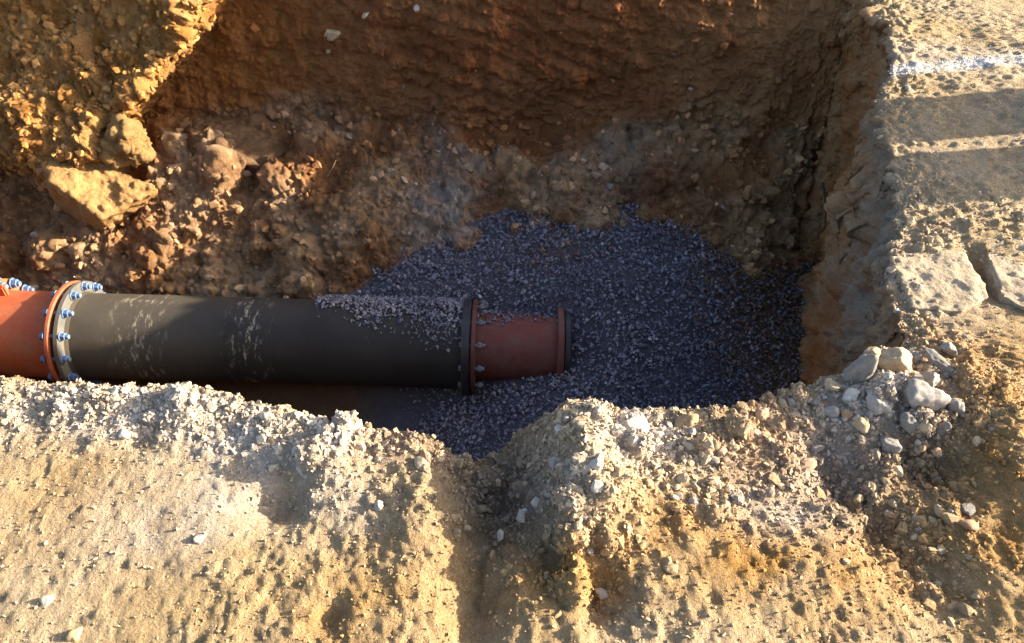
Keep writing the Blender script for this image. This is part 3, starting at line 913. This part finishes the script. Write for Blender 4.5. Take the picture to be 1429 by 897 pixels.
F_ = np.concatenate([F_, f2 + len(V_)]); V_ = np.concatenate([V_, v2]); p_ = np.concatenate([p_, p2])
link('wall_foot_crumbs', mesh_np('wall_foot_crumbs', V_, F_, M_CRUMB, pigment=p_, smooth=False), kind='stuff', label='brown earth crumbs slumped along the foot of the far wall', cat='loose soil')

# single stones: parts of the ground, shared meshes
STONES = []
for i in range(14):
    me = rock_mesh('stone', (1, 0.72 + 0.04 * (i % 5), 0.62 + 0.05 * (i % 4)), 900 + i, M_PALE, 2, 9, 0.12, None, 30, True)
    STONES.append(me)

def put_stone(parent, me, p, n, s, mat, r, sink=0.35):
    o = link('stone', me, parent)
    o.location = Vector(p) + Vector(n) * (s * (0.40 - sink))
    o.rotation_euler = (r.uniform(-0.6, 0.6), r.uniform(-0.6, 0.6), r.uniform(0, 6.28))
    o.scale = (s * r.uniform(0.85, 1.25), s, s * r.uniform(0.8, 1.1))
    o.material_slots[0].link = 'OBJECT'
    o.material_slots[0].material = mat
    return o

ri, ci = pick(r_g, c_g, 285, in_view * np.clip(RUB - 0.15, 0.02, 1) ** 1.5 * dist_w, rng)
greyf = np.clip(gauss(VG[:, :, 0], VG[:, :, 1], Z_GREY), 0, 1); pinkf = np.clip(gauss(VG[:, :, 0], VG[:, :, 1], Z_PINK), 0, 1)
for a, b in zip(ri, ci):
    g, p_k, u = greyf[a, b], pinkf[a, b], rng.random()
    mat = M_PINK if u < p_k * 0.85 else (M_PALE if u < 0.25 + 0.65 * g else M_TAN)
    if mat is M_PALE and rng.random() < 0.2:
        mat = M_GREY
    s = 0.0075 + 0.011 * rng.random() ** 2.2
    s *= 1.0 + 0.5 * p_k
    put_stone(ground, STONES[int(rng.integers(0, 14))], VG[a, b], NG3[a, b], s, mat, rng)

# stones seated in the far wall
def nearest(x, y, z, rows, cols):
    sub = VG[rows][:, cols]
    d2 = ((sub - np.array((x, y, z))) ** 2).sum(2)
    i = int(np.argmin(d2))
    return rows[i // len(cols)], cols[i % len(cols)]
for (x, z, s, m) in [(-0.86, -0.22, 0.034, M_TAN), (-0.70, -0.13, 0.022, M_TAN), (-0.45, -0.10, 0.018, M_GREY), (-0.92, -0.33, 0.016, M_TAN),
                     (-0.95, -0.05, 0.02, M_TAN), (0.25, -0.2, 0.014, M_TAN), (0.75, -0.28, 0.022, M_GREY), (1.0, -0.12, 0.02, M_TAN),
                     (-0.2, -0.36, 0.014, M_TAN), (-0.55, -0.5, 0.016, M_GREY), (0.5, -0.45, 0.02, M_TAN), (0.9, -0.5, 0.025, M_GREY)]:
    a, b = nearest(x, 3.78, z, np.arange(rq(1.0), ROW_EDGE), c_far[::2])
    put_stone(wall_far, STONES[int(rng.integers(0, 14))], VG[a, b], NG3[a, b], s, m, rng, 0.62)
tg2 = np.repeat(((q_rows < 1.1) & (q_rows > 0.35)).astype(float)[:, None], NC, 1)
ri, ci = pick(r_w, c_w, 70, tg2, rng)
for a, b in zip(ri, ci):
    put_stone(wall_far, STONES[int(rng.integers(0, 14))], VG[a, b], NG3[a, b], 0.012 + 0.022 * rng.random() ** 2, (M_GREY, M_TAN, M_PINK)[int(rng.integers(0, 3))], rng, 0.45)

# ------------------------------------------------------------------ larger rocks on the bank: things of their own
rows_g2 = np.arange(ROW_EDGE - 2, ROW_EDGE + 188)
def rock(x, y, size, label, mat, seed, rot=(0, 0, 0), sink=0.3, name='rock', sub=4, planes=10, rough=0.20):
    size = tuple(0.80 * c for c in size)
    sink = sink + 0.08
    a, b = nearest(x, y, 0.02, rows_g2, c_g[::2])
    me = rock_mesh(name, size, seed, mat, sub, planes, rough, None, 44)
    o = link(name, me, label=label, cat='rock')
    o.location = (x, y, VG[a, b, 2] + size[2] * (1 - 2 * sink))
    o.rotation_euler = rot
    return o
G5 = 'rocks heaped at the trench corner'
for o in (
    rock(0.878, 1.375, (0.050, 0.045, 0.072), 'tall pale grey rock standing at the right corner of the trench rim', M_ROCK, 21, (0.2, -0.1, 0.4), 0.25),
    rock(0.888, 1.275, (0.042, 0.036, 0.038), 'rounded dark grey rock below the tall pale rock', M_GREY, 22, (0, 0.3, 1.2), 0.25),
    rock(1.000, 1.290, (0.064, 0.055, 0.058), 'biggest grey boulder of the rock heap by the trench corner', M_GREY, 23, (0.3, 0.2, 0.6), 0.28),
    rock(1.090, 1.410, (0.066, 0.022, 0.018), 'long flat pale stone leaning at the top of the rock heap', M_ROCK, 24, (0.2, 0.35, -0.7), 0.15),
    rock(0.985, 1.405, (0.058, 0.045, 0.040), 'brownish rock in the middle of the heap behind the big grey boulder', M_TAN, 25, (0.1, 0.5, 0.2), 0.25),
    rock(0.900, 1.180, (0.034, 0.028, 0.028), 'small grey rock at the lower foot of the rock heap', M_GREY, 26, (0, 0.2, 2.2), 0.3),
):
    o['group'] = G5
for k_, (x, y, a_, m, lab) in enumerate([
    (0.945, 1.345, 0.034, M_GREY, 'grey rock wedged between the tall pale rock and the big boulder'),
    (1.055, 1.365, 0.036, M_ROCK, 'pale rock on the right flank of the rock heap'),
    (0.835, 1.310, 0.028, M_PALE, 'small pale rock at the left foot of the tall pale rock'),
    (1.075, 1.270, 0.030, M_GREY, 'grey rock right of the big boulder'),
    (0.955, 1.225, 0.034, M_ROCK, 'pale rock just in front of the big boulder'),
    (1.150, 1.480, 0.024, M_GREY, 'grey rock at the back right end of the rock heap'),
    (0.930, 1.455, 0.030, M_TAN, 'tan rock at the back of the heap on the trench lip'),
    (0.840, 1.225, 0.024, M_TAN, 'tan rock left of the rounded dark grey rock'),
    (1.035, 1.225, 0.026, M_ROCK, 'angular grey rock at the lower right foot of the big boulder'),
    (0.920, 1.310, 0.024, M_GREY, 'small grey rock wedged under the tall pale rock on its right'),
    (1.040, 1.440, 0.028, M_GREY, 'grey rock beside the long flat stone on its left'),
    (0.780, 1.270, 0.022, M_ROCK, 'grey rock at the far left fringe of the rock heap')]):
    o = rock(x, y, (a_, a_ * 0.85, a_ * 0.8), lab, m, 60 + k_, (0.3 * k_, 0.5 * k_, 1.1 * k_), 0.25)
    o['group'] = G5
rock(1.001, 0.962, (0.028, 0.018, 0.014), 'smooth orange oval pebble alone in the brown hollow at right', M_PINK, 31, (0, 0.1, -0.15), 0.25, 'pebble', 3, 20, 0.02)
rock(1.003, 1.158, (0.020, 0.014, 0.012), 'little orange pebble just below the rock heap', M_PINK, 32, (0, 0, 0.3), 0.25, 'pebble', 3, 20, 0.02)
rock(0.122, 1.190, (0.022, 0.018, 0.021), 'white stone on the shaded side of the middle mound', M_PALE, 33, (0, 0.2, 0.4), 0.25, 'stone', 3)
rock(-0.677, 0.930, (0.019, 0.015, 0.013), 'cream stone alone on smooth pale soil at left', M_PALE, 34, (0, 0.2, 0.4), 0.42, 'stone', 3)
rock(-0.297, 1.010, (0.017, 0.013, 0.015), 'white stone left of the dark gully', M_PALE, 35, (0, 0.1, 1.4), 0.4, 'stone', 3)
rock(-0.953, 0.787, (0.016, 0.013, 0.010), 'white stone near the lower left corner of the photo', M_PALE, 36, (0, 0.1, 0.4), 0.42, 'stone', 3)
rock(-0.868, 0.717, (0.021, 0.014, 0.016), 'tan stone at the bottom edge, left corner', M_TAN, 37, (0, 0.1, 0.9), 0.4, 'stone', 3)
rock(0.021, 0.985, (0.012, 0.020, 0.016), 'pale elongated stone lying in the shaded gully', M_PALE, 38, (0.3, 0, 0.2), 0.2, 'stone', 3)
rock(-0.026, 0.953, (0.009, 0.020, 0.014), 'narrow upright whitish stone at the gully bottom', M_PALE, 39, (0.4, 0, -0.2), 0.2, 'stone', 3)
rock(0.800, 1.345, (0.026, 0.022, 0.020), 'tan stone on the rim left of the tall pale rock', M_TAN, 40, (0, 0.1, 0.4), 0.25)
rock(0.610, 1.262, (0.024, 0.021, 0.018), 'peach coloured stone on the rim above the pinkish rubble', M_PINK, 41, (0, 0.2, 0.1), 0.25)
rock(0.421, 1.235, (0.040, 0.032, 0.026), 'flat yellowish clod at the right end of the grey mound', M_TAN, 42, (0, 0.1, 0.4), 0.35)
rock(0.290, 1.200, (0.044, 0.036, 0.030), 'whitish lump crowning the middle mound', M_PALE, 43, (0, 0.2, 0.9), 0.35)

# ------------------------------------------------------------------ big clods on the left of the far wall
def clod(loc, size, rot, label, seed, pig, planes=9, rough=0.10):
    me = rock_mesh('earth_clod', size, seed, M_WALL, 5, planes, rough, pig, 22)
    n = len(me.vertices)
    v = np.zeros(n * 3, np.float32); me.vertices.foreach_get('co', v); v = v.reshape(-1, 3)
    nn = np.zeros(n * 3, np.float32); me.vertices.foreach_get('normal', nn); nn = nn.reshape(-1, 3)
    v = v + nn * (0.045 * fbm(v + seed, 0.16, 6, seed, 0.70) + 0.9 * domes(v + seed, 0.075, seed, 0.6) + 0.9 * domes(v + seed, 0.03, seed + 9, 0.6))[:, None]
    me.vertices.foreach_set('co', v.ravel()); me.update()
    o = link('earth_clod', me, label=label, cat='clod')
    o.location = loc; o.rotation_euler = rot
    return o
def wedge(top, off, label, seed, pig):
    bm = bmesh.new()
    t_ = [bm.verts.new(p) for p in top]
    b_ = [bm.verts.new(Vector(p) + Vector(off) * (0.8 + 0.3 * (k % 2))) for k, p in enumerate(top)]
    n = len(top)
    bm.faces.new(t_); bm.faces.new(b_[::-1])
    for k in range(n):
        bm.faces.new((t_[k], b_[k], b_[(k + 1) % n], t_[(k + 1) % n]))
    bmesh.ops.triangulate(bm, faces=bm.faces)
    bmesh.ops.recalc_face_normals(bm, faces=bm.faces)
    for _ in range(7):
        long = [e for e in bm.edges if e.calc_length() > 0.016]
        if not long:
            break
        bmesh.ops.subdivide_edges(bm, edges=long, cuts=1)
        bmesh.ops.triangulate(bm, faces=[f for f in bm.faces if len(f.verts) > 3])
    for _ in range(2):
        bmesh.ops.smooth_vert(bm, verts=bm.verts, factor=0.5, use_axis_x=True, use_axis_y=True, use_axis_z=True)
    bm.normal_update()
    v = np.array([q.co[:] for q in bm.verts], np.float32); nn = np.array([q.normal[:] for q in bm.verts], np.float32)
    dd = 0.028 * fbm(v, 0.14, 6, seed, 0.70) + 0.6 * domes(v, 0.06, seed, 0.4) + 0.8 * domes(v, 0.024, seed + 3, 0.6)
    for q, p_, n_, d_ in zip(bm.verts, v, nn, dd):
        q.co = p_ + n_ * d_
    me = bpy.data.meshes.new('earth_clod'); bm.to_mesh(me); bm.free()
    a = me.attributes.new('pigment', 'FLOAT_COLOR', 'POINT')
    c = np.ones((len(v), 4), np.float32)
    c[:, :3] = np.array(pig) * (1 + 0.22 * fbm(v, 0.05, 4, seed + 7, 0.7)[:, None])
    a.data.foreach_set('color', c.ravel())
    me.polygons.foreach_set('use_smooth', np.full(len(me.polygons), True))
    me.materials.append(M_WALL)
    return link('earth_clod', me, label=label, cat='clod')
wedge([(-2.24, 3.36, -0.56), (-2.00, 3.31, -0.585), (-1.68, 3.21, -0.71), (-1.90, 3.04, -0.76), (-2.10, 3.10, -0.60)], (-0.12, 0.14, -0.26),
      'big wedge of ochre earth in full sun at the foot of the left wall', 57, (0.54, 0.32, 0.13))
clod((-1.45, 3.60, -0.72), (0.25, 0.20, 0.16), (0.1, 0.05, 0.1), 'rounded brown earth lump in shade against the far wall', 52, (0.25, 0.15, 0.08), 12)
clod((-1.80, 3.32, -0.55), (0.10, 0.09, 0.09), (0.3, 0.6, 0.2), 'small ochre earth lump perched above the sunlit wedge', 53, (0.40, 0.25, 0.10), 12)

# ------------------------------------------------------------------ crust slabs beside the trench on the right
M_SLAB = soil_material('pale_crust', 0.4, 0.005)
def slab(pts, z0, z1, label, seed, tilt=0.0):
    bm = bmesh.new()
    top = [bm.verts.new((x, y, z1 + tilt * (x - 1.2))) for x, y in pts]
    bot = [bm.verts.new((x * 1.0, y, z0)) for x, y in pts]
    bm.faces.new(top); bm.faces.new(bot[::-1])
    n = len(pts)
    for i in range(n):
        bm.faces.new((top[i], bot[i], bot[(i + 1) % n], top[(i + 1) % n]))
    bmesh.ops.recalc_face_normals(bm, faces=bm.faces)
    bmesh.ops.triangulate(bm, faces=bm.faces)
    for _ in range(6):
        long = [e for e in bm.edges if e.calc_length() > 0.014]
        if not long:
            break
        bmesh.ops.subdivide_edges(bm, edges=long, cuts=1)
        bmesh.ops.triangulate(bm, faces=[f for f in bm.faces if len(f.verts) > 3])
    bm.normal_update()
    v = np.array([q.co[:] for q in bm.verts], np.float32); nn = np.array([q.normal[:] for q in bm.verts], np.float32)
    dd = 0.010 * fbm(v, 0.09, 5, seed, 0.65) + 0.7 * domes(v, 0.022, seed, 0.5)
    for q, p_, n_, d_ in zip(bm.verts, v, nn, dd):
        q.co = p_ + n_ * d_
    me = bpy.data.meshes.new('crust_slab'); bm.to_mesh(me); bm.free()
    a = me.attributes.new('pigment', 'FLOAT_COLOR', 'POINT')
    lw = fbm(v, 0.12, 4, seed + 5)
    c = np.ones((len(v), 4), np.float32)
    c[:, :3] = np.array((0.55, 0.45, 0.32)) * (1 + 0.12 * lw[:, None])
    a.data.foreach_set('color', c.ravel())
    me.polygons.foreach_set('use_smooth', np.full(len(me.polygons), True))
    me.materials.append(M_SLAB)
    return link('crust_slab', me, label=label, cat='slab')
slab([(1.135, 1.885), (1.25, 1.905), (1.355, 1.895), (1.352, 1.70), (1.25, 1.64), (1.12, 1.66)], -0.08, -0.004, 'flat pale slab of dried crust at the trench edge, left of the dark wedge gap', 81, 0.02)
slab([(1.425, 1.925), (1.60, 1.98), (1.75, 1.80), (1.62, 1.60), (1.44, 1.62), (1.385, 1.70)], -0.08, 0.006, 'pale slab of dried crust right of the dark wedge gap', 82, 0.0)

# ------------------------------------------------------------------ chalk line
def chalk():
    sub_r = np.arange(ROW_EDGE, ROW_EDGE + 188); sub_c = cols_all[(s_col > 16.0) & (s_col < 20.6)]
    GP = VG[sub_r][:, sub_c].reshape(-1, 3)
    off = GP[:, 1] - (2.995 + (GP[:, 0] - 1.467) * 0.146 + 0.012 * fbm(GP * np.array((1, 0, 0)), 0.25, 3, 93))
    dens = np.exp(-(off / 0.032) ** 4) * np.clip(0.8 + 0.9 * fbm(GP, 0.09, 4, 91, 0.6) - 0.10 * (GP[:, 0] - 1.5), 0, 1)
    dens = dens + 0.05 * np.exp(-(off / 0.07) ** 2)
    dens *= (GP[:, 0] < 3.4)
    r = np.random.default_rng(5)
    w = dens * np.maximum(GP[:, 0] - 1.3, 0.1)           # sheet cells widen away from the edge
    i = r.choice(len(GP), 6500, p=w / w.sum())
    pos = GP[i] + np.stack([r.normal(0, 0.006, len(i)), r.normal(0, 0.004, len(i)), r.uniform(0.0, 0.003, len(i))], -1)
    V, F, t, _ = scatter(pos, r.uniform(0.0018, 0.0048, len(i)), CRUMBS, r)
    m_, nt, b = nodes_of('chalk_powder')
    nn = tex_noise(nt, 60, 5, 0.7)
    r_ = ramp(nt, nn.outputs[0], [(0.35, (0.60, 0.58, 0.54)), (0.6, (0.80, 0.79, 0.76))])
    nt.links.new(r_.outputs[0], b.inputs['Base Color'])
    b.inputs['Roughness'].default_value = 0.95
    link('chalk_line', mesh_np('chalk_line', V, F, m_), label='white chalk line sprinkled across the ground at upper right', cat='marking', kind='stuff')
chalk()

# ------------------------------------------------------------------ straw and root on the walls
def stick(name, pts, r0, col_, label, cat, seg=8):
    bm = bmesh.new()
    rings = []
    pts = [Vector(p) for p in pts]
    for i, p in enumerate(pts):
        d_ = (pts[min(i + 1, len(pts) - 1)] - pts[max(i - 1, 0)]).normalized()
        u = d_.orthogonal().normalized(); w = d_.cross(u)
        rr = r0 * (1 - 0.55 * i / (len(pts) - 1))
        rings.append([bm.verts.new(p + (u * math.cos(a) + w * math.sin(a)) * rr) for a in [2 * math.pi * k / seg for k in range(seg)]])
    for a, b in zip(rings[:-1], rings[1:]):
        for i in range(seg):
            bm.faces.new((a[i], a[(i + 1) % seg], b[(i + 1) % seg], b[i]))
    bm.faces.new(rings[0][::-1]); bm.faces.new(rings[-1])
    me = bpy.data.meshes.new(name); bm.to_mesh(me); bm.free()
    m_, nt, b = nodes_of(name + '_bark')
    nn = tex_noise(nt, 80, 4, 0.6)
    r_ = ramp(nt, nn.outputs[0], [(0.3, tuple(c * 0.6 for c in col_)), (0.7, col_)])
    nt.links.new(r_.outputs[0], b.inputs['Base Color']); b.inputs['Roughness'].default_value = 0.9
    me.materials.append(m_)
    return link(name, me, label=label, cat=cat)
a, b = nearest(-0.88, 3.45, -0.72, np.arange(rq(0.35), rq(1.2)), c_far[::2])
p = VG[a, b]
stick('straw', [(p[0] - 0.03, p[1] - 0.03, p[2] - 0.03), (p[0], p[1] - 0.035, p[2] + 0.015), (p[0] + 0.022, p[1] - 0.02, p[2] + 0.055)], 0.004, (0.42, 0.28, 0.14), 'thin straw sticking out of the brown rubble at the far wall foot', 'straw')
a, b = nearest(1.44, 3.10, -0.70, np.arange(rq(0.3), rq(1.8)), c_end[::2])
p = VG[a, b]
stick('root', [(p[0] - 0.06, p[1] + 0.04, p[2] + 0.08), (p[0] - 0.045, p[1] + 0.01, p[2] + 0.03), (p[0] - 0.03, p[1] - 0.02, p[2] - 0.03), (p[0] - 0.02, p[1] - 0.03, p[2] - 0.10)], 0.007, (0.07, 0.045, 0.03), 'dark root hanging from the end wall of the trench', 'root')

# ------------------------------------------------------------------ two unseen posts added beyond the right edge to throw the two shadow bands
m_wood, nt, b = nodes_of('weathered_timber')
nn = tex_noise(nt, 12, 8, 0.65, stretch=(6, 6, 0.6))
r_ = ramp(nt, nn.outputs[0], [(0.3, (0.16, 0.11, 0.07)), (0.7, (0.33, 0.25, 0.17))])
nt.links.new(r_.outputs[0], b.inputs['Base Color']); b.inputs['Roughness'].default_value = 0.85
bump(nt, b, nn.outputs[0], 0.5, 0.01)
dyx = math.tan(R(SUN_AZ))
for yb_, lab, hh in ((2.66, 'unseen post added outside the right edge to cast a shadow band, the farther of two', 1.0), (2.30, 'unseen post added outside the right edge to cast a shadow band, the nearer of two', 0.95)):
    bm = bmesh.new()
    bmesh.ops.create_cube(bm, size=1, matrix=Matrix.Translation((0, 0, hh / 2 - 0.1)) @ Matrix.Diagonal((0.24, 0.262, hh + 0.2, 1)))
    bmesh.ops.bevel(bm, geom=bm.edges[:], offset=0.018, segments=3, affect='EDGES')
    me = bpy.data.meshes.new('shadow_post'); bm.to_mesh(me); bm.free(); me.materials.append(m_wood)
    o = link('shadow_post', me, label=lab, cat='post', group='posts added to cast the shadow bands')
    o.location = (2.95, yb_ + (2.95 - 1.63) * dyx, 0)
print('tris', sum(sum(len(p.vertices) - 2 for p in o.data.polygons) if len(o.data.polygons) < 5000 else len(o.data.polygons) * (2 if len(o.data.polygons[0].vertices) == 4 else 1) for o in bpy.data.objects if o.type == 'MESH'))
